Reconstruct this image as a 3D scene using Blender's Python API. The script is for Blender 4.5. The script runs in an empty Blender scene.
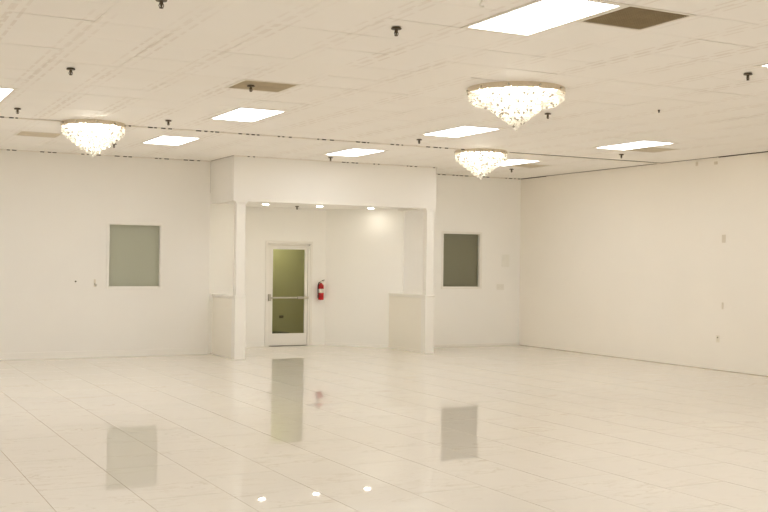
import bpy, math, random
from mathutils import Vector, Matrix

# ------------------------------------------------------------------ scene, camera, world, exposure
scene = bpy.context.scene
col = scene.collection
random.seed(7)
R = random.random

CAM = Vector((-12.8853, -18.574, 1.6729))
FPX, YAW, PITCH, ROLL = 1072.99, 0.4803, 0.0067, 0.0122
cam_d = bpy.data.cameras.new('camera')
cam = bpy.data.objects.new('camera', cam_d)
col.objects.link(cam)
cam_d.sensor_width = 36.0
cam_d.lens = FPX / 768.0 * 36.0
cam_d.clip_start, cam_d.clip_end = 0.05, 200
f0 = Vector((math.sin(YAW), math.cos(YAW), 0)); r0 = Vector((math.cos(YAW), -math.sin(YAW), 0)); u0 = Vector((0, 0, 1))
fw = f0 * math.cos(PITCH) + u0 * math.sin(PITCH)
up = -f0 * math.sin(PITCH) + u0 * math.cos(PITCH)
rt = r0 * math.cos(ROLL) + up * math.sin(ROLL)
up = -r0 * math.sin(ROLL) + up * math.cos(ROLL)
cam.matrix_world = Matrix(((rt.x, up.x, -fw.x, CAM.x), (rt.y, up.y, -fw.y, CAM.y), (rt.z, up.z, -fw.z, CAM.z), (0, 0, 0, 1)))
scene.camera = cam

world = bpy.data.worlds.new('world'); scene.world = world
world.use_nodes = True
world.node_tree.nodes['Background'].inputs[0].default_value = (0.8, 0.85, 0.9, 1)
world.node_tree.nodes['Background'].inputs[1].default_value = 0.02

PANEL = 9.7          # radiance of the fluorescent troffers
PANEL_COL = (0.965, 0.985, 1.0)
CAN = 52.0            # recessed cans
BULB = 210.0          # chandelier bulbs
scene.view_settings.view_transform = 'Standard'
scene.view_settings.look = 'None'
scene.view_settings.exposure = 0.085
scene.view_settings.gamma = 1.0
scene.view_settings.use_curve_mapping = False
scene.cycles.max_bounces = 14
scene.cycles.diffuse_bounces = 9
scene.cycles.glossy_bounces = 5
scene.cycles.transparent_max_bounces = 24
scene.cycles.sample_clamp_indirect = 6.0
scene.cycles.caustics_reflective = True
scene.cycles.caustics_refractive = False
scene.cycles.use_denoising = True

# ------------------------------------------------------------------ room dimensions (metres)
HZ = 3.473                       # underside of the ceiling tiles
XL, XR, YF, YB = -16.6, 0.0, -23.0, 0.0
VX0, VX1, VY = -6.75, -2.77, -1.241     # vestibule footprint in front of the back wall
DY = 1.27                        # door wall of the recess
SOF = 2.70                       # underside of the bulkhead
VCE = 2.75                       # vestibule ceiling

def project(v):
    d = Vector(v) - CAM
    z = d.dot(fw)
    if z < 0.2: return None
    return (384 + FPX * d.dot(rt) / z, 256 - FPX * d.dot(up) / z)

# ------------------------------------------------------------------ material helpers
MATS = {}
class NT:
    def __init__(s, name):
        s.m = bpy.data.materials.new(name); s.m.use_nodes = True
        s.t = s.m.node_tree; s.t.nodes.clear()
        s.out = s.n('ShaderNodeOutputMaterial')
    def n(s, typ, ins=None, **kw):
        nd = s.t.nodes.new(typ)
        for k, v in kw.items(): setattr(nd, k, v)
        for k, v in (ins or {}).items(): s.set(nd, k, v)
        return nd
    def set(s, nd, k, v):
        if isinstance(v, bpy.types.NodeSocket): s.t.links.new(v, nd.inputs[k])
        elif isinstance(v, bpy.types.Node): s.t.links.new(v.outputs[0], nd.inputs[k])
        else:
            if isinstance(v, tuple) and len(v) == 3 and nd.inputs[k].type == 'RGBA': v = (*v, 1)
            nd.inputs[k].default_value = v
    def math(s, op, a, b=0.0, c=0.0): return s.n('ShaderNodeMath', {0: a, 1: b, 2: c}, operation=op).outputs[0]
    def mix(s, f, a, b):
        nd = s.n('ShaderNodeMix', data_type='RGBA')
        s.set(nd, 0, f); s.set(nd, 6, a); s.set(nd, 7, b)
        return nd.outputs[2]
    def ramp(s, f, lo, hi):
        nd = s.n('ShaderNodeMapRange', {0: f, 1: lo, 2: hi}); return nd.outputs[0]
    def done(s, sh):
        s.t.links.new(sh.outputs[0] if isinstance(sh, bpy.types.Node) else sh, s.out.inputs[0]); return s.m

def plain(name, c, rough=0.5, metal=0.0, noise=0.04, scale=6.0, spec=0.5):
    if name in MATS: return MATS[name]
    t = NT(name)
    tc = t.n('ShaderNodeTexCoord')
    nz = t.n('ShaderNodeTexNoise', {'Vector': tc.outputs['Object'], 'Scale': scale, 'Detail': 4.0})
    cc = t.mix(nz.outputs[0], tuple(x * (1 - noise) for x in c), tuple(min(1, x * (1 + noise)) for x in c))
    b = t.n('ShaderNodeBsdfPrincipled', {'Base Color': cc, 'Roughness': rough, 'Metallic': metal, 'Specular IOR Level': spec})
    MATS[name] = t.done(b); return MATS[name]

def emit(name, c, s):
    if name in MATS: return MATS[name]
    t = NT(name)
    MATS[name] = t.done(t.n('ShaderNodeEmission', {'Color': c, 'Strength': s})); return MATS[name]

def paint(name, c, rough=0.55, var=0.025):
    """rolled wall paint: broad faint unevenness and fine roller relief"""
    t = NT(name)
    g = t.n('ShaderNodeNewGeometry')
    n1 = t.n('ShaderNodeTexNoise', {'Vector': g.outputs['Position'], 'Scale': 0.9, 'Detail': 3.0})
    n2 = t.n('ShaderNodeTexNoise', {'Vector': g.outputs['Position'], 'Scale': 90.0, 'Detail': 2.0})
    cc = t.mix(n1.outputs[0], tuple(x * (1 - var) for x in c), tuple(min(1, x * (1 + var)) for x in c))
    bp = t.n('ShaderNodeBump', {'Height': n2.outputs[0], 'Strength': 0.06, 'Distance': 0.004})
    return t.done(t.n('ShaderNodeBsdfPrincipled', {'Base Color': cc, 'Roughness': rough, 'Normal': bp.outputs[0], 'Specular IOR Level': 0.35}))

M_WALL = paint('wall_paint', (0.875, 0.85, 0.80))
M_WALL2 = paint('wall_paint_lifted', (0.95, 0.935, 0.895))  # lighter copy of the wall paint, lifted in place of missing light
M_WALLR = paint('wall_paint_warm_lifted', (0.925, 0.88, 0.80))  # beiger paint, also brightened where the right wall gets too little light
M_HALF = paint('half_wall_paint', (0.89, 0.855, 0.77))
M_TRIM = paint('trim_paint', (0.89, 0.865, 0.81), 0.4, 0.01)
M_CORR = paint('corridor_paint', (0.50, 0.465, 0.27), 0.6)
M_DARK = plain('plenum_dark', (0.05, 0.04, 0.025), 0.9)
M_BASE = plain('ceiling_backing', (0.30, 0.25, 0.18), 0.9)
M_CAP = plain('runner_cap', (0.86, 0.81, 0.73), 0.6)
M_GROUT = plain('grout', (0.36, 0.28, 0.18), 0.9)

# polished cream marble tile
t = NT('marble_tile')
g = t.n('ShaderNodeNewGeometry'); oi = t.n('ShaderNodeObjectInfo')
off = t.n('ShaderNodeVectorMath', {0: g.outputs['Position'], 1: t.n('ShaderNodeCombineXYZ', {0: t.math('MULTIPLY', oi.outputs['Random'], 37.0), 1: t.math('MULTIPLY', oi.outputs['Random'], 61.0), 2: 0.0}).outputs[0]}, operation='ADD')
mp = t.n('ShaderNodeMapping', {'Vector': off.outputs[0], 'Rotation': (0, 0, 0.25), 'Scale': (0.8, 2.6, 1.0)})
big = t.n('ShaderNodeTexNoise', {'Vector': mp.outputs[0], 'Scale': 1.1, 'Detail': 5.0, 'Distortion': 1.0})
vn = t.n('ShaderNodeTexNoise', {'Vector': mp.outputs[0], 'Scale': 1.7, 'Detail': 6.0, 'Roughness': 0.6, 'Distortion': 1.6})
vein = t.math('SUBTRACT', 1.0, t.ramp(t.math('ABSOLUTE', t.math('SUBTRACT', vn.outputs[0], 0.5)), 0.0, 0.022))
vein = t.math('MULTIPLY', vein, t.ramp(big.outputs[0], 0.45, 0.68))
c1 = t.mix(big.outputs[0], (0.79, 0.745, 0.675), (0.83, 0.785, 0.715))
c1 = t.mix(t.math('MULTIPLY', oi.outputs['Random'], 0.35), c1, (0.80, 0.745, 0.665))
c2 = t.mix(t.math('MULTIPLY', vein, 0.5), c1, (0.50, 0.40, 0.27))
rg = t.n('ShaderNodeTexNoise', {'Vector': g.outputs['Position'], 'Scale': 3.0, 'Detail': 3.0})
M_TILE = t.done(t.n('ShaderNodeBsdfPrincipled', {'Base Color': c2, 'Roughness': t.n('ShaderNodeMapRange', {0: rg.outputs[0], 3: 0.008, 4: 0.03}).outputs[0], 'IOR': 1.5}))

# painted acoustic tile with rows of short embossed dashes beside the two depth-wise edges
t = NT('ceiling_tile_paint')
tc = t.n('ShaderNodeTexCoord'); oi = t.n('ShaderNodeObjectInfo'); g = t.n('ShaderNodeNewGeometry')
uvn = t.n('ShaderNodeUVMap')
sx = t.n('ShaderNodeSeparateXYZ', {0: uvn.outputs[0]})
u = t.math('SUBTRACT', 0.311, t.math('ABSOLUTE', sx.outputs[0]))
sgn = t.math('SIGN', sx.outputs[0])
band = t.math('FLOOR', t.math('DIVIDE', u, 0.074))
stripe = t.math('LESS_THAN', t.math('FRACT', t.math('DIVIDE', u, 0.074)), 0.36)
ph = t.math('ADD', t.math('DIVIDE', sx.outputs[1], 0.305), t.math('ADD', t.math('MULTIPLY', t.math('MULTIPLY', band, sgn), 0.37), oi.outputs['Random']))
dash = t.math('LESS_THAN', t.math('FRACT', ph), 0.72)
lim = t.math('LESS_THAN', u, 0.146)
msk = t.math('MULTIPLY', t.math('MULTIPLY', stripe, dash), lim)
wn = t.n('ShaderNodeTexNoise', {'Vector': g.outputs['Position'], 'Scale': 0.8, 'Detail': 2.0})
msk = t.math('MULTIPLY', msk, t.ramp(wn.outputs[0], 0.32, 0.62))
nz = t.n('ShaderNodeTexNoise', {'Vector': g.outputs['Position'], 'Scale': 1.4, 'Detail': 4.0})
cA = t.mix(nz.outputs[0], (0.91, 0.88, 0.83), (0.94, 0.91, 0.865))
cA = t.mix(t.math('MULTIPLY', oi.outputs['Random'], 0.4), cA, (0.91, 0.87, 0.81))
cB = t.mix(t.math('MULTIPLY', msk, 0.22), cA, (0.55, 0.43, 0.33))
bp = t.n('ShaderNodeBump', {'Height': t.math('MULTIPLY', msk, -1.0), 'Strength': 0.25, 'Distance': 0.004})
M_CEIL = t.done(t.n('ShaderNodeBsdfPrincipled', {'Base Color': cB, 'Roughness': 0.6, 'Normal': bp.outputs[0], 'Specular IOR Level': 0.3}))

# clear pane: transparent with a fresnel sheen
def glass(name, tint, shine=0.6):
    t = NT(name)
    tr = t.n('ShaderNodeBsdfTransparent', {'Color': tint})
    gl = t.n('ShaderNodeBsdfGlossy', {'Color': (1, 1, 1), 'Roughness': 0.12})
    fr = t.n('ShaderNodeFresnel', {'IOR': 1.45})
    mx = t.n('ShaderNodeMixShader', {0: t.math('MULTIPLY', fr.outputs[0], shine), 1: tr, 2: gl})
    return t.done(mx)
M_GLASS = glass('window_glass', (0.92, 0.93, 0.9))
M_DGLASS = glass('door_glass', (0.90, 0.92, 0.78), 1.0)

# chandelier crystal
t = NT('crystal')
tl = t.n('ShaderNodeBsdfTranslucent', {'Color': (1.0, 0.985, 0.95)})
tp = t.n('ShaderNodeBsdfTransparent', {'Color': (1, 1, 1)})
gl = t.n('ShaderNodeBsdfGlossy', {'Color': (1, 1, 1), 'Roughness': 0.08})
m1 = t.n('ShaderNodeMixShader', {0: 0.15, 1: tl, 2: tp})
M_CRYS = t.done(t.n('ShaderNodeMixShader', {0: t.n('ShaderNodeFresnel', {'IOR': 1.25}).outputs[0], 1: m1, 2: gl}))
t = NT('clear_crystal')
M_CLEAR = t.done(t.n('ShaderNodeMixShader', {0: t.math('ADD', t.n('ShaderNodeFresnel', {'IOR': 1.6}).outputs[0], 0.15), 1: t.n('ShaderNodeBsdfTransparent', {'Color': (0.86, 0.84, 0.80)}), 2: t.n('ShaderNodeBsdfGlossy', {'Color': (0.9, 0.9, 0.9), 'Roughness': 0.06})}))
M_CHROME = plain('chrome', (0.72, 0.64, 0.52), 0.18, 1.0)
M_STEEL = plain('brushed_steel', (0.55, 0.52, 0.45), 0.35, 1.0)
M_BRONZE = plain('sprinkler_bronze', (0.10, 0.075, 0.045), 0.45, 0.6)
M_WHITE = plain('white_plastic', (0.86, 0.84, 0.78), 0.35)
M_FRAME = plain('troffer_white', (0.84, 0.79, 0.70), 0.4)
M_BULB = emit('bulb_glow', (1.0, 0.93, 0.80), BULB)
M_PANEL = emit('troffer_diffuser', PANEL_COL, PANEL)
M_CANL = emit('can_lens', (1.0, 0.94, 0.82), CAN)
M_RED = plain('extinguisher_red', (0.42, 0.012, 0.015), 0.25)
M_BLACK = plain('black_rubber', (0.03, 0.03, 0.03), 0.5)
M_LABEL = plain('label_paper', (0.80, 0.76, 0.66), 0.5)
M_GREYP = plain('aged_plastic', (0.74, 0.68, 0.57), 0.5)

# ------------------------------------------------------------------ mesh helpers
class MB:
    def __init__(s): s.v, s.f = [], []
    def box(s, x0, x1, y0, y1, z0, z1):
        b = len(s.v)
        s.v += [(x0, y0, z0), (x1, y0, z0), (x1, y1, z0), (x0, y1, z0), (x0, y0, z1), (x1, y0, z1), (x1, y1, z1), (x0, y1, z1)]
        s.f += [tuple(b + i for i in q) for q in ((0, 3, 2, 1), (4, 5, 6, 7), (0, 1, 5, 4), (1, 2, 6, 5), (2, 3, 7, 6), (3, 0, 4, 7))]
        return s
    def prism(s, pts, z0, z1):
        b, n = len(s.v), len(pts)
        s.v += [(x, y, z0) for x, y in pts] + [(x, y, z1) for x, y in pts]
        s.f += [tuple(b + i for i in reversed(range(n))), tuple(b + n + i for i in range(n))]
        s.f += [(b + i, b + (i + 1) % n, b + n + (i + 1) % n, b + n + i) for i in range(n)]
        return s
    def lathe(s, prof, n=24, cx=0, cy=0, axis='z', cz=0):
        """prof: list of (r, h); closed with caps where r > 0"""
        b = len(s.v)
        for r, h in prof:
            for i in range(n):
                a = 2 * math.pi * i / n
                p = (r * math.cos(a), r * math.sin(a), h)
                if axis == 'y': p = (p[0], p[2], p[1])
                elif axis == 'x': p = (p[2], p[0], p[1])
                s.v.append((cx + p[0], cy + p[1], cz + p[2]))
        for k in range(len(prof) - 1):
            for i in range(n):
                j = (i + 1) % n
                s.f.append((b + k * n + i, b + k * n + j, b + (k + 1) * n + j, b + (k + 1) * n + i))
        s.f.append(tuple(b + i for i in reversed(range(n))))
        s.f.append(tuple(b + (len(prof) - 1) * n + i for i in range(n)))
        return s
    def tube(s, pts, r, n=8):
        pts = [Vector(p) for p in pts]; b = len(s.v)
        for k, p in enumerate(pts):
            d = (pts[min(k + 1, len(pts) - 1)] - pts[max(k - 1, 0)]).normalized()
            a = d.orthogonal().normalized() if k == 0 else (a - d * a.dot(d)).normalized()
            c = d.cross(a)
            for i in range(n):
                q = 2 * math.pi * i / n
                s.v.append(tuple(p + (a * math.cos(q) + c * math.sin(q)) * r))
        for k in range(len(pts) - 1):
            for i in range(n):
                j = (i + 1) % n
                s.f.append((b + k * n + i, b + k * n + j, b + (k + 1) * n + j, b + (k + 1) * n + i))
        s.f.append(tuple(b + i for i in reversed(range(n)))); s.f.append(tuple(b + (len(pts) - 1) * n + i for i in range(n)))
        return s
    def mesh(s, name, mat, smooth=False):
        m = bpy.data.meshes.new(name); m.from_pydata(s.v, [], s.f); m.materials.append(mat)
        m.validate(); m.update()
        if smooth:
            for p in m.polygons: p.use_smooth = True
            try: m.set_sharp_from_angle(angle=math.radians(40))
            except Exception: pass
        return m
    def build(s, name, mat, parent=None, loc=(0, 0, 0), smooth=False, bevel=0.0):
        o = bpy.data.objects.new(name, s.mesh(name, mat, smooth)); col.objects.link(o)
        o.location = loc
        if parent: o.parent = parent
        if bevel:
            md = o.modifiers.new('bevel', 'BEVEL'); md.width = bevel; md.segments = 2; md.limit_method = 'ANGLE'
        return o

def tag(o, label, cat, group=None, kind=None):
    if label: o['label'] = label
    if cat: o['category'] = cat
    if group: o['group'] = group
    if kind: o['kind'] = kind
    return o
def empty(name, loc, label, cat, group=None, kind=None, rz=0.0):
    o = bpy.data.objects.new(name, None); col.objects.link(o)
    o.location = loc; o.rotation_euler = (0, 0, rz); o.empty_display_size = 0.1
    return tag(o, label, cat, group, kind)
def inst(name, mesh, parent=None, loc=(0, 0, 0)):
    o = bpy.data.objects.new(name, mesh); col.objects.link(o); o.location = loc
    if parent: o.parent = parent
    return o
def copy_tree(root, loc, label):
    r = root.copy(); col.objects.link(r); r.location = loc; r['label'] = label
    for ch in [o for o in bpy.data.objects if o.parent == root]:
        c = ch.copy(); col.objects.link(c); c.parent = r
        for g2 in [o for o in bpy.data.objects if o.parent == ch]:
            d = g2.copy(); col.objects.link(d); d.parent = c
    return r
def struct(name, mb, mat, label, cat='wall', bevel=0.0):
    return tag(mb.build(name, mat, bevel=bevel), label, cat, kind='structure')

def wall_xz(x0, x1, y0, y1, z0, z1, hole):
    hx0, hx1, hz0, hz1 = hole
    m = MB()
    m.box(x0, hx0, y0, y1, z0, z1); m.box(hx1, x1, y0, y1, z0, z1)
    m.box(hx0, hx1, y0, y1, z0, hz0); m.box(hx0, hx1, y0, y1, hz1, z1)
    return m

# ------------------------------------------------------------------ floor
PX, PY = 0.6096, 1.2
floor = struct('floor', MB().box(XL, XR, YF, 0, -0.10, -0.0015).box(VX0 - 1, VX1 + 1, 0, 3.6, -0.10, -0.0015), M_GROUT,
               'polished cream marble tile floor with thin brown joints', 'floor')
J = 0.0045
tile_mesh = MB().box(-PX / 2 + J / 2, PX / 2 - J / 2, -PY / 2 + J / 2, PY / 2 - J / 2, -0.010, 0).mesh('floor_tile', M_TILE)
cells = []
x_edge = -11.503 - PX * 9
k = 0
while x_edge < XR:
    a, b = max(x_edge, XL), min(x_edge + PX, XR)
    odd = k % 2            # k = 9 is the column [-11.50, -10.89]
    y = -8.16 + (0 if odd else 0.6) + PY * 8
    while y > YF:
        lo, hi = max(y - PY, YF), min(y, 3.5)
        if hi > 0 and not (VX0 - 0.7 < a and b < VX1 + 0.7): hi = min(hi, 0.0)
        if b - a > 0.02 and hi - lo > 0.02: cells.append((a, b, lo, hi))
        y -= PY
    x_edge += PX; k += 1
def area(c, z):
    P = [project((x, y, z)) for x, y in ((c[0], c[2]), (c[1], c[2]), (c[1], c[3]), (c[0], c[3]))]
    if any(p is None for p in P): return 0
    cx, cy = [min(768, max(0, p[0])) for p in P], [min(512, max(0, p[1])) for p in P]
    return abs(sum(cx[i] * cy[(i + 1) % 4] - cx[(i + 1) % 4] * cy[i] for i in range(4))) / 2
cells.sort(key=lambda c: -area(c, 0))
rest = MB()
for i, (a, b, lo, hi) in enumerate(cells):
    if i < 300 and area((a, b, lo, hi), 0) > 0.5:
        if b - a > PX - 0.001 and hi - lo > PY - 0.001: me = tile_mesh
        else:
            w, h = (b - a - J) / 2, (hi - lo - J) / 2
            me = MB().box(-w, w, -h, h, -0.010, 0).mesh('floor_tile', M_TILE)
        inst('floor_tile', me, floor, ((a + b) / 2, (lo + hi) / 2, (R() - 0.5) * 0.0006))
    else: rest.box(a + J / 2, b - J / 2, lo + J / 2, hi - J / 2, -0.010, 0)
o = rest.build('floor_tiling', M_TILE, floor); o['kind'] = 'stuff'

# ------------------------------------------------------------------ walls
WT = 0.16
TOP = 3.75
WL = (-8.555, -7.645, 1.205, 2.295)     # left window opening
WR = (-1.875, -0.985, 1.205, 2.295)     # right window opening
struct('wall_back_left', wall_xz(XL, VX0, 0, WT, 0, TOP, WL), M_WALL, 'cream painted back wall left of the vestibule, with a grey window')
struct('wall_back_right', wall_xz(VX1, XR, 0, WT, 0, TOP, WR), M_WALL2, 'back wall right of the vestibule, its colour lifted for missing light, with a dark window')
struct('wall_right', MB().box(XR, XR + WT, YF, WT, 0, TOP), M_WALLR, 'long plain beige side wall at the right')
struct('wall_left', MB().box(XL - WT, XL, YF, WT, 0, TOP), M_WALL, 'cream side wall outside the picture at the left')
struct('wall_front', MB().box(XL - WT, XR + WT, YF - WT, YF, 0, TOP), M_WALL, 'cream wall behind the viewer')
# recess behind the back wall: two slanted sides and the door wall
DX0, DX1 = -5.64, -3.88
DO = (-5.125, -4.225, -0.02, 2.035)
m = wall_xz(DX0, DX1, DY, DY + 0.13, 0, 2.9, DO)
struct('wall_recess_back', m, M_WALL2, 'white wall of the recess around the glazed door')
struct('wall_recess_right', MB().prism([(DX1, DY), (VX1, 0.06), (VX1, 0.20), (DX1 + 0.06, DY + 0.13), (DX1, DY + 0.13)], 0, 2.9), M_WALL2, 'slanted white recess wall between fire extinguisher and right half wall')
struct('wall_recess_left', MB().prism([(VX0, 0.06), (DX0, DY), (DX0, DY + 0.13), (DX0 - 0.06, DY + 0.13), (VX0, 0.20)], 0, 2.9), M_WALL2, 'slanted white recess wall at the left of the glazed door')
struct('ceiling_vestibule', MB().box(VX0 + 0.14, VX1 - 0.14, VY + 0.14, 0.05, VCE, VCE + 0.05).prism([(VX0 + 0.02, 0.05), (VX1 - 0.02, 0.05), (DX1 + .05, DY + 0.1), (DX0 - .05, DY + 0.1)], VCE, VCE + 0.05),
       M_WALL2, 'low white ceiling of the vestibule with three small downlights', 'ceiling')
# bulkhead: three beams
bk = MB().box(VX0, VX1, VY, VY + 0.16, SOF, HZ - 0.001)
bk.box(VX0, VX0 + 0.15, VY + 0.16, 0, SOF, HZ - 0.001).box(VX1 - 0.15, VX1, VY + 0.16, 0, SOF, HZ - 0.001)
bk.box(VX0 + 0.15, VX1 - 0.15, -0.02, 0.14, VCE + 0.05, HZ - 0.001)
struct('wall_bulkhead', bk, M_WALL, 'deep white bulkhead over the vestibule, carried by two slim posts', bevel=0.006)

def half_wall(name, xa, xb, yb, label):
    w = struct(name, MB().box(xa + 0.02, xb - 0.02, VY + 0.15, yb, 0, 1.055), M_HALF, label)
    MB().box(xa, xb, VY + 0.165, yb, 1.055, 1.085).build('cap_rail', M_TRIM, w, bevel=0.006)
    MB().box(xa + 0.008, xb - 0.008, VY + 0.165, yb, 1.03, 1.055).build('cap_moulding', M_TRIM, w, bevel=0.008)
    p = MB().box(xa, xb, VY, VY + 0.16, 0, 1.06).build('lower_post', M_TRIM, w, bevel=0.004)
    MB().box(xa - 0.012, xb + 0.012, VY - 0.012, VY + 0.172, 1.06, 1.09).build('post_cap', M_TRIM, p, bevel=0.008)
    c = (xa + xb) / 2; h = (xb - xa) / 2 - 0.018
    MB().box(c - h, c + h, VY + 0.012, VY + 0.148, 1.09, SOF).build('upper_post', M_TRIM, w, bevel=0.004)
    m = MB().box(c - h - 0.012, c + h + 0.012, VY + 0.004, VY + 0.156, SOF - 0.05, SOF).box(c - h - 0.03, c + h + 0.03, VY - 0.004, VY + 0.164, SOF - 0.025, SOF)
    m.build('post_capital', M_TRIM, w, bevel=0.006)
    return w
half_wall('wall_half_left', -6.70, -6.505, 0.0, 'beige half wall with cap rail and slim post at the left of the vestibule')
half_wall('wall_half_right', -2.975, -2.785, 0.24, 'beige half wall with cap rail and slim post at the right of the vestibule')

# baseboards
def board(name, pts, label, h=0.115):
    m = MB(); m.prism(pts, 0, h)
    tag(m.build(name, M_TRIM, bevel=0.004), label, 'baseboard', kind='structure')
board('baseboard_left', [(XL, -0.016), (VX0, -0.016), (VX0, -0.001), (XL, -0.001)], 'white baseboard along the back wall below the grey window')
board('baseboard_right', [(VX1, -0.012), (-0.001, -0.012), (-0.001, -0.001), (VX1, -0.001)], 'low white baseboard below the dark right window', 0.05)
tag(MB().box(-0.006, -0.001, YF, -0.013, 0, 0.006).build('trim_5', M_GROUT), 'thin brown sealant line along the foot of the right side wall', 'trim', kind='structure')

# corridor behind the glazed door
cor = MB().box(-6.2, -3.0, 3.0, 3.1, 0, 2.6).box(-6.3, -6.2, DY + 0.13, 3.1, 0, 2.6).box(-3.0, -2.9, DY + 0.13, 3.1, 0, 2.6).box(-6.2, -3.0, DY + 0.14, 3.0, 2.5, 2.6)
struct('wall_corridor', cor, M_CORR, 'olive corridor walls seen through the door glass')
# ------------------------------------------------------------------ ceiling
ceil = struct('ceiling', MB().box(XL, XR, YF, 0, HZ + 0.05, HZ + 0.12), M_DARK, 'off-white suspended tile ceiling with worn joints', 'ceiling')
CXP = 0.620
xs = [-8.31 - CXP / 2 + CXP * i for i in range(-14, 14)]
xs = [x - (0.10 if x > -4 else 0.03 if x > -7 else 0) for x in xs]
xs = [XL] + [x for x in xs if XL + 0.05 < x < XR - 0.05] + [XR]
ysr = [0, -0.37, -0.98, -1.59, -2.20, -2.81, -3.42, -4.03, -4.27]
ysf = [-4.27 - 0.61 * i for i in range(1, 60)]
ys = ysr + [y for y in ysf if y > YF + 0.05] + [YF]
# troffers: (x of column centre, far edge y)
LX = [-14.51, -11.41, -8.31, -5.24, -2.21]
LY = [-2.20, -5.49, -11.59, -15.25, -18.30]  # panels beyond the view are unseen, added to light the room
taken = set()
def cell_of(x, y):
    for i in range(len(xs) - 1):
        if xs[i] <= x < xs[i + 1]:
            for j in range(len(ys) - 1):
                if ys[j + 1] < y <= ys[j]: return (i, j)
lights = []
for x in LX:
    for y in LY:
        lights.append((x, y))
        taken.add(cell_of(x, y - 0.3)); taken.add(cell_of(x, y - 0.9))
VENTS = [  # x, y of centre, dust colour, depth tone, label
    (-7.69, -12.505, (0.40, 0.315, 0.19), 'brown dusty return grille beside the big nearest light panel'),
    (-8.93, -8.235, (0.66, 0.57, 0.41), 'tan return grille in front of the light panel left of centre'),
    (-1.59, -5.795, (0.80, 0.73, 0.60), 'pale return grille beside the rightmost far light panel'),
    (-1.59, -2.505, (0.80, 0.73, 0.60), 'small pale return grille in the far right corner of the ceiling'),
    (-10.17, -2.505, (0.82, 0.75, 0.62), 'pale return grille behind the left chandelier, near the back wall'),
]
for v in VENTS: taken.add(cell_of(v[0], v[1]))
tiles = []
for i in range(len(xs) - 1):
    for j in range(len(ys) - 1):
        a, b, hi, lo = xs[i], xs[i + 1], ys[j], ys[j + 1]
        if (i, j) in taken: continue
        if a > VX0 and b < VX1 and lo > VY: continue
        tiles.append((a, b, lo, hi))
tiles.sort(key=lambda c: -area(c, HZ))
def slab_mesh(w, h, name='ceiling_tile'):
    m = MB().box(-w, w, -h, h, 0, 0.014).mesh(name, M_CEIL)
    uv = m.uv_layers.new(name='UVMap')
    for lp in m.loops:
        c = m.vertices[lp.vertex_index].co; uv.data[lp.index].uv = (c.x, c.y)
    return m
cmesh = {}
rest = MB(); rest_uv = []
for n, (a, b, lo, hi) in enumerate(tiles):
    gx = random.choice((0.0004, 0.0006, 0.0010, 0.0016)); gy = random.choice((0.0004, 0.0006, 0.0008, 0.0012, 0.0020, 0.006))
    w, h = (b - a) / 2 - gx, (hi - lo) / 2 - gy
    cx, cy = (a + b) / 2, (lo + hi) / 2
    if n < 300 and area((a, b, lo, hi), HZ) > 0.5:
        key = (round(w, 4), round(h, 4))
        if key not in cmesh: cmesh[key] = slab_mesh(w, h)
        o = inst('ceiling_tile', cmesh[key], ceil, (cx, cy, HZ + R() * 0.0022))
        if R() < 0.22: o.rotation_euler = ((R() - 0.5) * 0.010, (R() - 0.5) * 0.010, 0)
    else:
        rest.box(cx - w, cx + w, cy - h, cy + h, HZ + 0.001, HZ + 0.015)
        rest_uv += [(x - cx, y - cy) for x, y, z in rest.v[-8:]]
o = rest.build('ceiling_tiling', M_CEIL, ceil); o['kind'] = 'stuff'
uv = o.data.uv_layers.new(name='UVMap')
for lp in o.data.loops: uv.data[lp.index].uv = rest_uv[lp.vertex_index]

# dark bare runner across the ceiling with a broken pale cap; bare strips at the wall tops
def broken_caps(x0, x1, step, phase, gaplen, thin=False):
    """cap segments along x leaving small groups of gaps"""
    segs, x = [], x0
    k = math.floor((x0 - phase) / step)
    cuts = []
    while True:
        g0 = phase + k * step + 0.12 + R() * 0.14
        if g0 > x1: break
        p = g0
        n = random.choice((2, 3, 3, 4))
        if R() < 0.18: n = 0
        for _ in range(n):
            l = 0.03 + R() * gaplen; cuts.append((p, p + l)); p += l + 0.015 + R() * 0.05
        k += 1
    for c0, c1 in cuts:
        if c0 > x and c0 < x1: segs.append((x, c0)); x = min(c1, x1)
        elif c0 <= x: x = max(x, min(c1, x1))
    if x < x1: segs.append((x, x1))
    return segs
run = tag(MB().box(XL, XR - 0.001, -4.278, -4.262, HZ - 0.013, HZ + 0.001).build('trim_1', M_DARK), 'dark broken ceiling runner crossing the room in front of the vestibule', 'trim', kind='structure')
m = MB()
for a, b in broken_caps(XL, -3.2, CXP, xs[1], 0.05): m.box(a, b, -4.284, -4.256, HZ - 0.016, HZ - 0.0005)
m.box(-3.2, XR - 0.001, -4.283, -4.257, HZ - 0.016, HZ - 0.007)
m.build('runner_cap', M_CAP, run)['kind'] = 'stuff'
bt = tag(MB().box(XL, VX0, -0.006, -0.0005, HZ - 0.014, HZ + 0.001).box(VX1, XR, -0.006, -0.0005, HZ - 0.014, HZ + 0.001).build('trim_2', M_DARK), 'dark broken joint between ceiling and back wall', 'trim', kind='structure')
m = MB()
for a, b in broken_caps(XL, VX0, CXP, xs[1], 0.06) + broken_caps(VX1, XR - 0.02, CXP, xs[1], 0.06): m.box(a, b, -0.014, -0.006, HZ - 0.018, HZ - 0.0005)
m.build('wall_angle', M_CAP, bt)['kind'] = 'stuff'
bt = tag(MB().box(VX0 - 0.006, VX1 + 0.006, VY - 0.006, VY - 0.0005, HZ - 0.013, HZ + 0.001).box(VX0 - 0.006, VX0 - 0.0005, VY - 0.006, -0.001, HZ - 0.013, HZ + 0.001).build('trim_3', M_DARK), 'dark broken joint between ceiling and bulkhead', 'trim', kind='structure')
m = MB()
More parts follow.
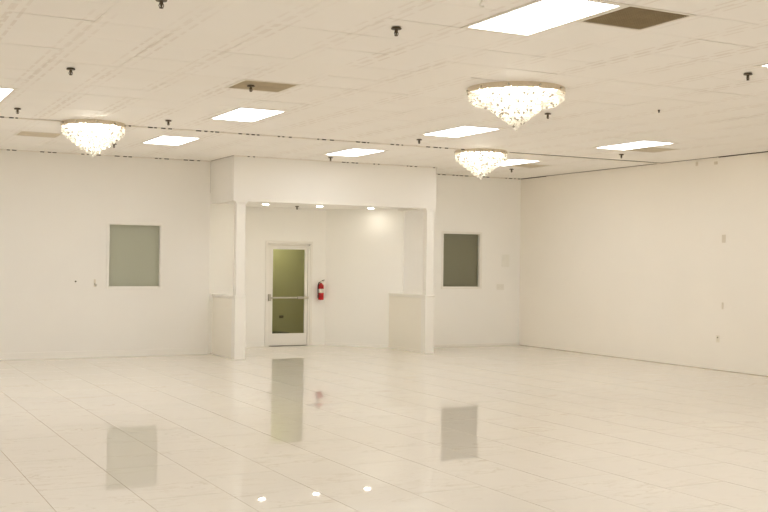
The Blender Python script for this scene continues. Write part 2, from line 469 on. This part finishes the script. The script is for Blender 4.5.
for a, b in broken_caps(VX0 - 0.006, VX1 + 0.006, CXP, xs[1], 0.05): m.box(a, b, VY - 0.013, VY - 0.006, HZ - 0.016, HZ - 0.0005)
m.box(VX0 - 0.013, VX0 - 0.006, VY - 0.006, -0.015, HZ - 0.014, HZ - 0.007)
m.build('wall_angle', M_CAP, bt)['kind'] = 'stuff'
bt = tag(MB().box(-0.007, -0.0005, YF, -0.007, HZ - 0.014, HZ + 0.001).build('trim_4', M_DARK), 'dark joint line between ceiling and right side wall', 'trim', kind='structure')
MB().box(-0.014, -0.007, -5.6, -0.9, HZ - 0.016, HZ - 0.007).build('wall_angle', M_CAP, bt)

# ------------------------------------------------------------------ troffers
tr_frame = MB()
W2, L2, B2, E2 = CXP / 2 - 0.004, 0.606, 0.032, 0.055
for (x0, x1, y0, y1) in ((-W2, -W2 + B2, -L2, L2), (W2 - B2, W2, -L2, L2), (-W2 + B2, W2 - B2, -L2, -L2 + E2), (-W2 + B2, W2 - B2, L2 - E2, L2)):
    tr_frame.box(x0, x1, y0, y1, -0.004, 0.02)
tr_frame = tr_frame.mesh('troffer_frame', M_FRAME)
tr_diff = MB().box(-W2 + B2, W2 - B2, -L2 + E2, L2 - E2, 0.001, 0.006).mesh('diffuser', M_PANEL)
tr_body = MB().box(-W2, W2, -L2, L2, 0.022, 0.045).mesh('housing', M_FRAME)
NAMED = {(-8.31, -11.59): 'largest lit ceiling panel at the top edge, beside the brown grille',
         (-5.24, -11.59): 'lit ceiling panel just entering at the right edge of the picture',
         (-8.31, -5.49): 'lit ceiling panel between the tan grille and the ceiling runner, left of centre',
         (-8.31, -2.20): 'lit ceiling panel just right of the left chandelier, near the back wall',
         (-5.24, -2.20): 'lit ceiling panel in front of the bulkhead',
         (-5.24, -5.49): 'lit ceiling panel between the bulkhead and the large chandelier',
         (-2.21, -5.49): 'rightmost far lit ceiling panel, above the right side wall',
         (-2.21, -2.20): 'lit ceiling panel partly hidden by the small right chandelier',
         (-11.43, -5.49): 'lit ceiling panel cut by the left edge of the picture'}
for (x, y) in lights:
    lab = NAMED.get((x, y), 'lit ceiling panel outside the picture')
    e = empty('ceiling_light', (x, y - 0.61, HZ), lab, 'ceiling light', 'fluorescent panels set in the tile ceiling')
    inst('frame', tr_frame, e); inst('diffuser', tr_diff, e); inst('housing', tr_body, e)

# ------------------------------------------------------------------ return grilles
for n, (x, y, c, lab) in enumerate(VENTS):
    e = empty('return_grille', (x, y, HZ), lab, 'vent', 'return air grilles in the ceiling')
    md = plain('grille_dust_%d' % n, c, 0.8, 0, 0.22, 5.0)
    w, h, f = CXP / 2 - 0.005, 0.300, 0.028
    m = MB()
    for q in ((-w, -w + f, -h, h), (w - f, w, -h, h), (-w + f, w - f, -h, -h + f), (-w + f, w - f, h - f, h)): m.box(*q, -0.003, 0.012)
    m.build('grille_frame', M_FRAME, e)
    m = MB(); N = 24
    for i in range(1, N):
        xx = -w + f + (2 * w - 2 * f) * i / N; m.box(xx - 0.0016, xx + 0.0016, -h + f, h - f, 0.0, 0.011)
        yy = -h + f + (2 * h - 2 * f) * i / N; m.box(-w + f, w - f, yy - 0.0016, yy + 0.0016, 0.0, 0.011)
    o = m.build('grille_core', md, e)
    MB().box(-w, w, -h, h, 0.030, 0.040).build('filter', md, e)

# ------------------------------------------------------------------ sprinklers
sp = empty('sprinkler_head', (0, 0, 0), '', 'sprinkler', 'pendant sprinkler heads in the ceiling')
MB().lathe([(0.034, -0.004), (0.041, -0.012), (0.038, -0.018), (0.014, -0.020)], 20).build('escutcheon', M_BRONZE, sp, smooth=True)
MB().lathe([(0.012, -0.018), (0.013, -0.032), (0.010, -0.042), (0.006, -0.058), (0.009, -0.064)], 14).build('body', M_BRONZE, sp, smooth=True)
m = MB().lathe([(0.014, -0.064), (0.014, -0.068), (0.005, -0.070)], 14)
m.tube([(0.012, 0, -0.035), (0.017, 0, -0.050), (0.010, 0, -0.065)], 0.0028, 6); m.tube([(-0.012, 0, -0.035), (-0.017, 0, -0.050), (-0.010, 0, -0.065)], 0.0028, 6)
m.build('deflector', M_BRONZE, sp)
SPR = [(-10.86, -8.27, 'dark sprinkler head on the left ceiling, nearer than the left chandelier'),
       (-10.86, -11.33, 'dark sprinkler head cut by the top edge of the picture, left'),
       (-9.05, -11.37, 'nearest whole dark sprinkler head, left of the largest light panel'),
       (-5.34, -11.33, 'dark sprinkler head near the right edge of the picture'),
       (-5.33, -8.22, 'dark sprinkler head just right of the large chandelier'),
       (-10.87, -5.19, 'dark sprinkler head at the far left, left of the left chandelier'),
       (-9.01, -5.12, 'dark sprinkler head on the ceiling between left chandelier and central light panel'),
       (-8.95, -1.95, 'dark sprinkler head behind the tip of the left chandelier'),
       (-1.57, -5.06, 'dark sprinkler head under the rightmost far light panel'),
       (-5.30, -5.07, 'dark sprinkler head at the near end of the panel above the right post'),
       (-5.25, -1.90, 'dark sprinkler head close in front of the bulkhead'),
       (-9.06, -8.25, 'dark sprinkler head hanging at the edge of the tan grille'),
       (-1.50, -1.85, 'dark sprinkler head in the far right corner right of the small chandelier')]
for n, (x, y, lab) in enumerate(SPR):
    if n == 0: sp.location = (x, y, HZ); sp['label'] = lab
    else: copy_tree(sp, (x, y, HZ), lab)
copy_tree(sp, (-4.88, 0.42, VCE), 'small dark sprinkler head under the low vestibule ceiling')
e = MB().lathe([(0.012, 0.0), (0.012, -0.012), (0.008, -0.016), (0.008, -0.030), (0.003, -0.034)], 10).build('ceiling_plug', M_BRONZE, loc=(-4.41, -9.10, HZ), smooth=True)
tag(e, 'tiny dark plug in the ceiling right of the large chandelier', 'plug')
# white hook
hk = [(0, 0, 0.0), (0, 0, -0.022), (0.012, 0, -0.030), (0.016, 0, -0.042), (0.008, 0, -0.054), (-0.006, 0, -0.056), (-0.014, 0, -0.048)]
hook = empty('ceiling_hook', (-8.96, -12.43, HZ), 'small white hook hanging at the top edge beside the largest light panel', 'hook')
MB().tube([(-x, y, z) for x, y, z in hk], 0.0068, 8).build('hook_wire', M_WHITE, hook, smooth=True)
MB().lathe([(0.014, 0), (0.014, -0.004), (0.008, -0.006)], 12).build('hook_base', M_WHITE, hook)

# ------------------------------------------------------------------ chandeliers
def bead(mb, x, y, z, r, h):
    b = len(mb.v)
    mb.v.append((x, y, z)); mb.v.append((x, y, z - h))
    for k in range(6):
        a = math.pi / 3 * k + 0.3
        mb.v.append((x + r * math.cos(a), y + r * math.sin(a), z - h * 0.42))
    for k in range(6):
        p, q = b + 2 + k, b + 2 + (k + 1) % 6
        mb.f.append((b, p, q)); mb.f.append((b + 1, q, p))
def chandelier(x, y, rim, tiers, label, bead_r=0.0165):
    e = empty('crystal_chandelier', (x, y, HZ), label, 'chandelier', 'flush crystal chandeliers')
    MB().lathe([(rim - 0.03, -0.001), (rim - 0.03, -0.022), (0.05, -0.024)], 48).build('mounting_plate', M_WHITE, e, smooth=True)
    m = MB(); n = 64
    prof = [(rim, -0.001), (rim, -0.055), (rim - 0.012, -0.055), (rim - 0.012, -0.001)]
    for r, z in prof:
        for i in range(n): m.v.append((r * math.cos(2 * math.pi * i / n), r * math.sin(2 * math.pi * i / n), z))
    for k in range(4):
        for i in range(n):
            j = (i + 1) % n; m.f.append((k * n + i, ((k + 1) % 4) * n + i, ((k + 1) % 4) * n + j, k * n + j))
    m.build('rim_band', M_CHROME, e, smooth=True)
    m = MB()
    for i in range(10):
        a = 2 * math.pi * i / 10 + 0.2; c, s_ = math.cos(a), math.sin(a)
        m.lathe([(0.007, -0.004), (0.010, 0.0), (0.010, 0.010), (0.004, 0.014)], 8, 0, 0)
        for q in range(len(m.v) - 32, len(m.v)):
            vx, vy, vz = m.v[q]
            m.v[q] = (c * (rim + vz) - s_ * vy, s_ * (rim + vz) + c * vy, -0.028 + vx)
    m.build('rim_screw', M_STEEL, e)['kind'] = 'stuff'
    for r, z0, z1 in tiers:
        m = MB(); cnt = max(1, int(2 * math.pi * r / (bead_r * 2.25)))
        for i in range(cnt):
            a = 2 * math.pi * (i + 0.5 * R() * 0.3) / cnt
            z = z0
            nb = max(1, round((z0 - z1) / 0.036)); hb = (z0 - z1) / nb
            for q in range(nb): bead(m, r * math.cos(a), r * math.sin(a), z - q * hb, bead_r, hb * 1.02)
        o = m.build('crystal_tier', M_CRYS, e); o['kind'] = 'stuff'
        o.data.materials.append(M_CLEAR)
        for k in range(len(o.data.polygons) // 12):
            if R() < 0.20:
                for q in range(12): o.data.polygons[12 * k + q].material_index = 1
        m = MB(); m.tube([(r * math.cos(2 * math.pi * k / 32), r * math.sin(2 * math.pi * k / 32), z0 + 0.006) for k in range(33)], 0.0025, 4)
        m.build('hanging_ring', M_STEEL, e)
    m = MB(); m.lathe([(0.004, tiers[-1][2] + 0.01), (0.016, tiers[-1][2] - 0.008), (0.015, tiers[-1][2] - 0.016), (0.003, tiers[-1][2] - 0.028)], 8)
    m.build('crystal_drop', M_CRYS, e)
    nb = 8
    bm = MB().lathe([(0.006, 0.022), (0.020, 0.010), (0.024, 0), (0.020, -0.012), (0.006, -0.022)], 10).mesh('bulb', M_BULB, True)
    for i in range(nb):
        a = 2 * math.pi * i / nb
        inst('bulb', bm, e, (rim * 0.72 * math.cos(a), rim * 0.72 * math.sin(a), -0.062))
    for i in range(4):
        a = 2 * math.pi * i / 4 + 0.4
        inst('bulb', bm, e, (0.11 * math.cos(a), 0.11 * math.sin(a), -0.14))
    return e
T1 = [(0.395, -0.06, -0.165), (0.335, -0.09, -0.215), (0.275, -0.13, -0.26), (0.215, -0.17, -0.305), (0.155, -0.21, -0.35), (0.10, -0.25, -0.39), (0.045, -0.29, -0.425)]
T2 = [(0.475, -0.06, -0.13), (0.425, -0.07, -0.17), (0.24, -0.10, -0.24), (0.185, -0.14, -0.285), (0.13, -0.18, -0.325), (0.08, -0.22, -0.365), (0.03, -0.26, -0.405)]
chandelier(-9.77, -4.19 - 0.06, 0.415, T1, 'lit crystal chandelier at the left of the ceiling')
chandelier(-6.63, -9.45, 0.50, T2, 'largest lit crystal chandelier, nearest, right of centre', 0.02)
chandelier(-3.66, -4.16, 0.415, T1, 'smaller lit crystal chandelier hanging near the right post of the vestibule')

# ------------------------------------------------------------------ recessed cans
cans = [(-5.61, 'left of the three small downlights in the vestibule ceiling'), (-4.51, 'middle of the three small downlights in the vestibule ceiling'), (-3.41, 'right of the three small downlights in the vestibule ceiling')]
for x, lab in cans:
    e = empty('downlight', (x, 0.19, VCE), lab, 'downlight', 'vestibule downlights')
    MB().lathe([(0.088, -0.001), (0.085, -0.006), (0.066, -0.007), (0.064, -0.001)], 28).build('trim_ring', M_WHITE, e)
    MB().lathe([(0.063, -0.003), (0.060, -0.0085)], 24).build('lens', M_CANL, e)

# ------------------------------------------------------------------ windows
def window(name, hole, shade_c, label):
    x0, x1, z0, z1 = hole
    w = tag(MB().box(x0, x1, 0.055, 0.061, z0, z1).build(name, M_GLASS), label, 'window', kind='structure')
    m = MB(); f = 0.036
    for q in ((x0 - f, x0, z0 - f, z1 + f), (x1, x1 + f, z0 - f, z1 + f), (x0, x1, z1, z1 + f), (x0, x1, z0 - f, z0)):
        m.box(q[0], q[1], -0.014, 0.0, q[2], q[3])
    m.build('window_casing', M_TRIM, w, bevel=0.003)
    m = MB(); g = 0.012
    for q in ((x0, x0 + g, z0, z1), (x1 - g, x1, z0, z1), (x0 + g, x1 - g, z1 - g, z1), (x0 + g, x1 - g, z0, z0 + g)):
        m.box(q[0], q[1], -0.006, 0.055, q[2], q[3])
    m.build('window_frame', M_TRIM, w)
    MB().box(x0, x1, 0.10, 0.11, z0, z1).build('shade', plain(name + '_shade', shade_c, 0.7, 0, 0.03, 1.5), w)
    return w
window('window_1', WL, (0.74, 0.72, 0.65), 'grey window in the back wall left of the vestibule')
window('window_2', WR, (0.34, 0.315, 0.235), 'dark olive window in the back wall right of the vestibule')

# ------------------------------------------------------------------ glazed door
dx0, dx1 = -5.085, -4.265
door = MB().box(dx0, -5.010, DY + 0.03, DY + 0.075, 0.012, 2.005).box(-4.322, dx1, DY + 0.03, DY + 0.075, 0.012, 2.005)
door.box(-5.010, -4.322, DY + 0.03, DY + 0.075, 0.012, 0.25).box(-5.010, -4.322, DY + 0.03, DY + 0.075, 1.925, 2.005)
door = tag(door.build('door_1', M_TRIM), 'white door with a tall olive glass pane and a push bar', 'door', kind='structure')
MB().box(-5.012, -4.320, DY + 0.05, DY + 0.056, 0.248, 1.927).build('glass_pane', M_DGLASS, door)
m = MB().box(DO[0], dx0 - 0.003, DY + 0.0, DY + 0.11, 0, 2.035).box(dx1 + 0.003, DO[1], DY + 0.0, DY + 0.11, 0, 2.035).box(DO[0], DO[1], DY + 0.0, DY + 0.11, 2.009, 2.035)
m.build('door_frame', M_TRIM, door)
m = MB().box(DO[0] - 0.055, DO[0], DY - 0.016, DY, 0, 2.035).box(DO[1], DO[1] + 0.055, DY - 0.016, DY, 0, 2.035).box(DO[0] - 0.055, DO[1] + 0.055, DY - 0.016, DY, 2.035, 2.09)
m.build('door_casing', M_TRIM, door, bevel=0.004)
MB().box(dx0, dx1, DY + 0.02, DY + 0.10, 0.0, 0.011).build('threshold', M_DARK, door)
pb = MB().box(-5.02, -4.50, DY - 0.035, DY - 0.005, 0.945, 0.978).build('push_bar', M_STEEL, door, bevel=0.006)
MB().box(-4.50, -4.262, DY - 0.045, DY + 0.012, 0.938, 0.985).build('bar_housing', M_STEEL, pb, bevel=0.006)
MB().box(-5.118, -5.072, DY - 0.05, DY + 0.03, 0.90, 1.035).build('latch_case', M_STEEL, door, bevel=0.006)
MB().box(-5.072, -5.02, DY - 0.04, DY + 0.03, 0.945, 0.978).build('bar_end', M_STEEL, pb, bevel=0.004)

# corridor contents: unseen lamp added to brighten it, low dark mat strip, wall plate with a hook
e = empty('corridor_fill_lamp', (-4.5, 2.35, 2.5), 'unseen lamp added to light the corridor behind the glazed door', 'lamp')
MB().lathe([(0.14, 0.0), (0.15, -0.02), (0.13, -0.025)], 24).build('lamp_base', M_WHITE, e)
MB().lathe([(0.13, -0.022), (0.12, -0.05), (0.06, -0.07)], 24).build('lamp_shade', emit('corridor_fill_glow', (1.0, 0.97, 0.85), 75.0), e)
e = empty('corridor_hook_plate', (-4.13, 3.0, 0.49), 'small dark fitting on the olive corridor wall behind the door glass', 'fitting')
MB().box(-0.05, 0.05, -0.012, 0, -0.03, 0.03).build('plate', plain('olive_metal', (0.14, 0.12, 0.06), 0.5), e, bevel=0.004)
MB().tube([(-0.03, -0.012, 0), (-0.04, -0.05, 0.005), (-0.02, -0.06, 0.03)], 0.008, 8).build('hook', plain('olive_metal', (0.14, 0.12, 0.06), 0.5), e)
tag(MB().box(-4.50, -4.10, 2.55, 2.98, 0, 0.15).box(-4.48, -4.12, 2.57, 2.96, 0.15, 0.175).build('floor_box', M_BLACK), 'low dark box on the corridor floor at the bottom of the door glass', 'box')

# ------------------------------------------------------------------ fire extinguisher
e = empty('fire_extinguisher', (-4.005, DY - 0.066, 0.915), 'red fire extinguisher hung on the wall right of the glazed door', 'fire extinguisher')
cyl = MB().lathe([(0.040, 0), (0.055, 0.006), (0.058, 0.02), (0.058, 0.27), (0.054, 0.295), (0.040, 0.318), (0.020, 0.330), (0.018, 0.345)], 28).build('cylinder', M_RED, e, smooth=True)
m = MB(); n = 16
for z in (0.145, 0.225):
    for i in range(n + 1):
        a = math.pi * (1.02 + 0.96 * i / n); m.v.append((0.0592 * math.cos(a), 0.0592 * math.sin(a), z))
m.f = [(i, i + 1, n + 2 + i, n + 1 + i) for i in range(n)]
m.build('label_band', M_LABEL, cyl)
MB().lathe([(0.017, 0.343), (0.021, 0.35), (0.021, 0.372), (0.012, 0.378)], 14).build('valve', M_STEEL, e, smooth=True)
MB().tube([(0.0, 0, 0.372), (0.03, -0.015, 0.395), (0.062, -0.03, 0.405)], 0.007, 8).build('carry_handle', M_BLACK, e)
MB().tube([(-0.01, 0, 0.372), (0.02, -0.012, 0.385), (0.055, -0.03, 0.375)], 0.006, 8).build('lever', M_STEEL, e)
MB().lathe([(0.014, -0.030), (0.014, -0.018)], 14, 0, 0, 'y', 0.36).build('gauge', M_WHITE, e)
MB().tube([(-0.015, 0, 0.36), (-0.05, -0.005, 0.35), (-0.068, -0.01, 0.30), (-0.070, -0.012, 0.20), (-0.068, -0.012, 0.10)], 0.010, 8).build('hose', M_BLACK, e, smooth=True)
MB().lathe([(0.010, 0.045), (0.012, 0.10), (0.008, 0.105)], 10, -0.068, -0.012).build('nozzle', M_BLACK, e)
MB().box(-0.02, 0.02, 0.056, 0.066, 0.05, 0.36).build('wall_bracket', M_STEEL, e)

# ------------------------------------------------------------------ small wall fittings
e = empty('coat_hook', (-8.785, 0, 1.262), 'small metal coat hook on the left wall beside the grey window', 'hook')
MB().box(-0.016, 0.016, -0.005, 0, -0.055, 0.075).build('hook_plate', M_GREYP, e, bevel=0.002)
MB().tube([(0, -0.005, 0.0), (0, -0.03, -0.02), (0.01, -0.055, -0.04), (0.02, -0.06, -0.01)], 0.011, 8).build('hook_arm', M_STEEL, e, smooth=True)
tag(MB().lathe([(0.014, 0.0), (0.014, -0.008), (0.006, -0.012)], 12, 0, 0, 'y').build('wall_screw', M_BRONZE, loc=(-9.106, 0, 1.299)), 'dark screw head on the left wall, left of the coat hook', 'screw')
e = empty('access_cover', (-0.366, 0, 1.76), 'rounded white cover plate on the wall between dark window and corner', 'cover plate')
MB().box(-0.095, 0.095, -0.012, 0, -0.125, 0.125).build('cover', plain('cover_plastic', (0.90, 0.89, 0.83), 0.5), e, bevel=0.03)
MB().box(-0.075, 0.075, -0.018, -0.012, -0.105, 0.105).build('cover_panel', plain('cover_plastic2', (0.89, 0.875, 0.815), 0.5), e, bevel=0.004)
e = empty('switch_plate', (-0.49, 0, 1.21), 'double switch plate on the wall below the rounded cover plate', 'switch')
MB().box(-0.09, 0.09, -0.006, 0, -0.058, 0.058).build('plate', plain('switch_plastic', (0.87, 0.85, 0.79), 0.4), e, bevel=0.003)
for q in (-0.045, 0.045): MB().box(q - 0.012, q + 0.012, -0.014, -0.006, -0.022, 0.022).build('toggle', M_WHITE, e, bevel=0.003)
def side_plate(name, y, z, w, h, label, cat, mat):
    e = empty(name, (0, y, z), label, cat)
    MB().box(-0.012, 0, -w / 2, w / 2, -h / 2, h / 2).build('plate', mat, e, bevel=0.004)
    MB().box(-0.02, -0.012, -w / 5, w / 5, -h / 5, h / 5).build('knob', mat, e, bevel=0.002)
side_plate('wall_plate', -5.73, 2.135, 0.075, 0.13, 'greyish wall plate high on the right side wall', 'wall plate', M_GREYP)
side_plate('wall_plate', -5.72, 1.05, 0.035, 0.11, 'narrow upright fitting at mid height on the right side wall', 'wall plate', M_GREYP)
e = empty('power_outlet', (0, -5.62, 0.51), 'white power outlet low on the right side wall', 'outlet')
MB().box(-0.006, 0, -0.036, 0.036, -0.058, 0.058).build('plate', plain('outlet_plastic', (0.82, 0.77, 0.65), 0.4), e, bevel=0.003)
for dz in (0.022, -0.022): MB().box(-0.0085, -0.006, -0.011, 0.011, dz - 0.010, dz + 0.010).build('socket', M_BRONZE if dz > 0 else M_GREYP, e)
side_plate('wall_anchor', -5.11, 3.395, 0.05, 0.07, 'left of two small anchors under the ceiling on the right side wall', 'anchor', M_GREYP)
side_plate('wall_anchor', -5.54, 3.375, 0.07, 0.05, 'right of two small anchors under the ceiling on the right side wall', 'anchor', M_GREYP)
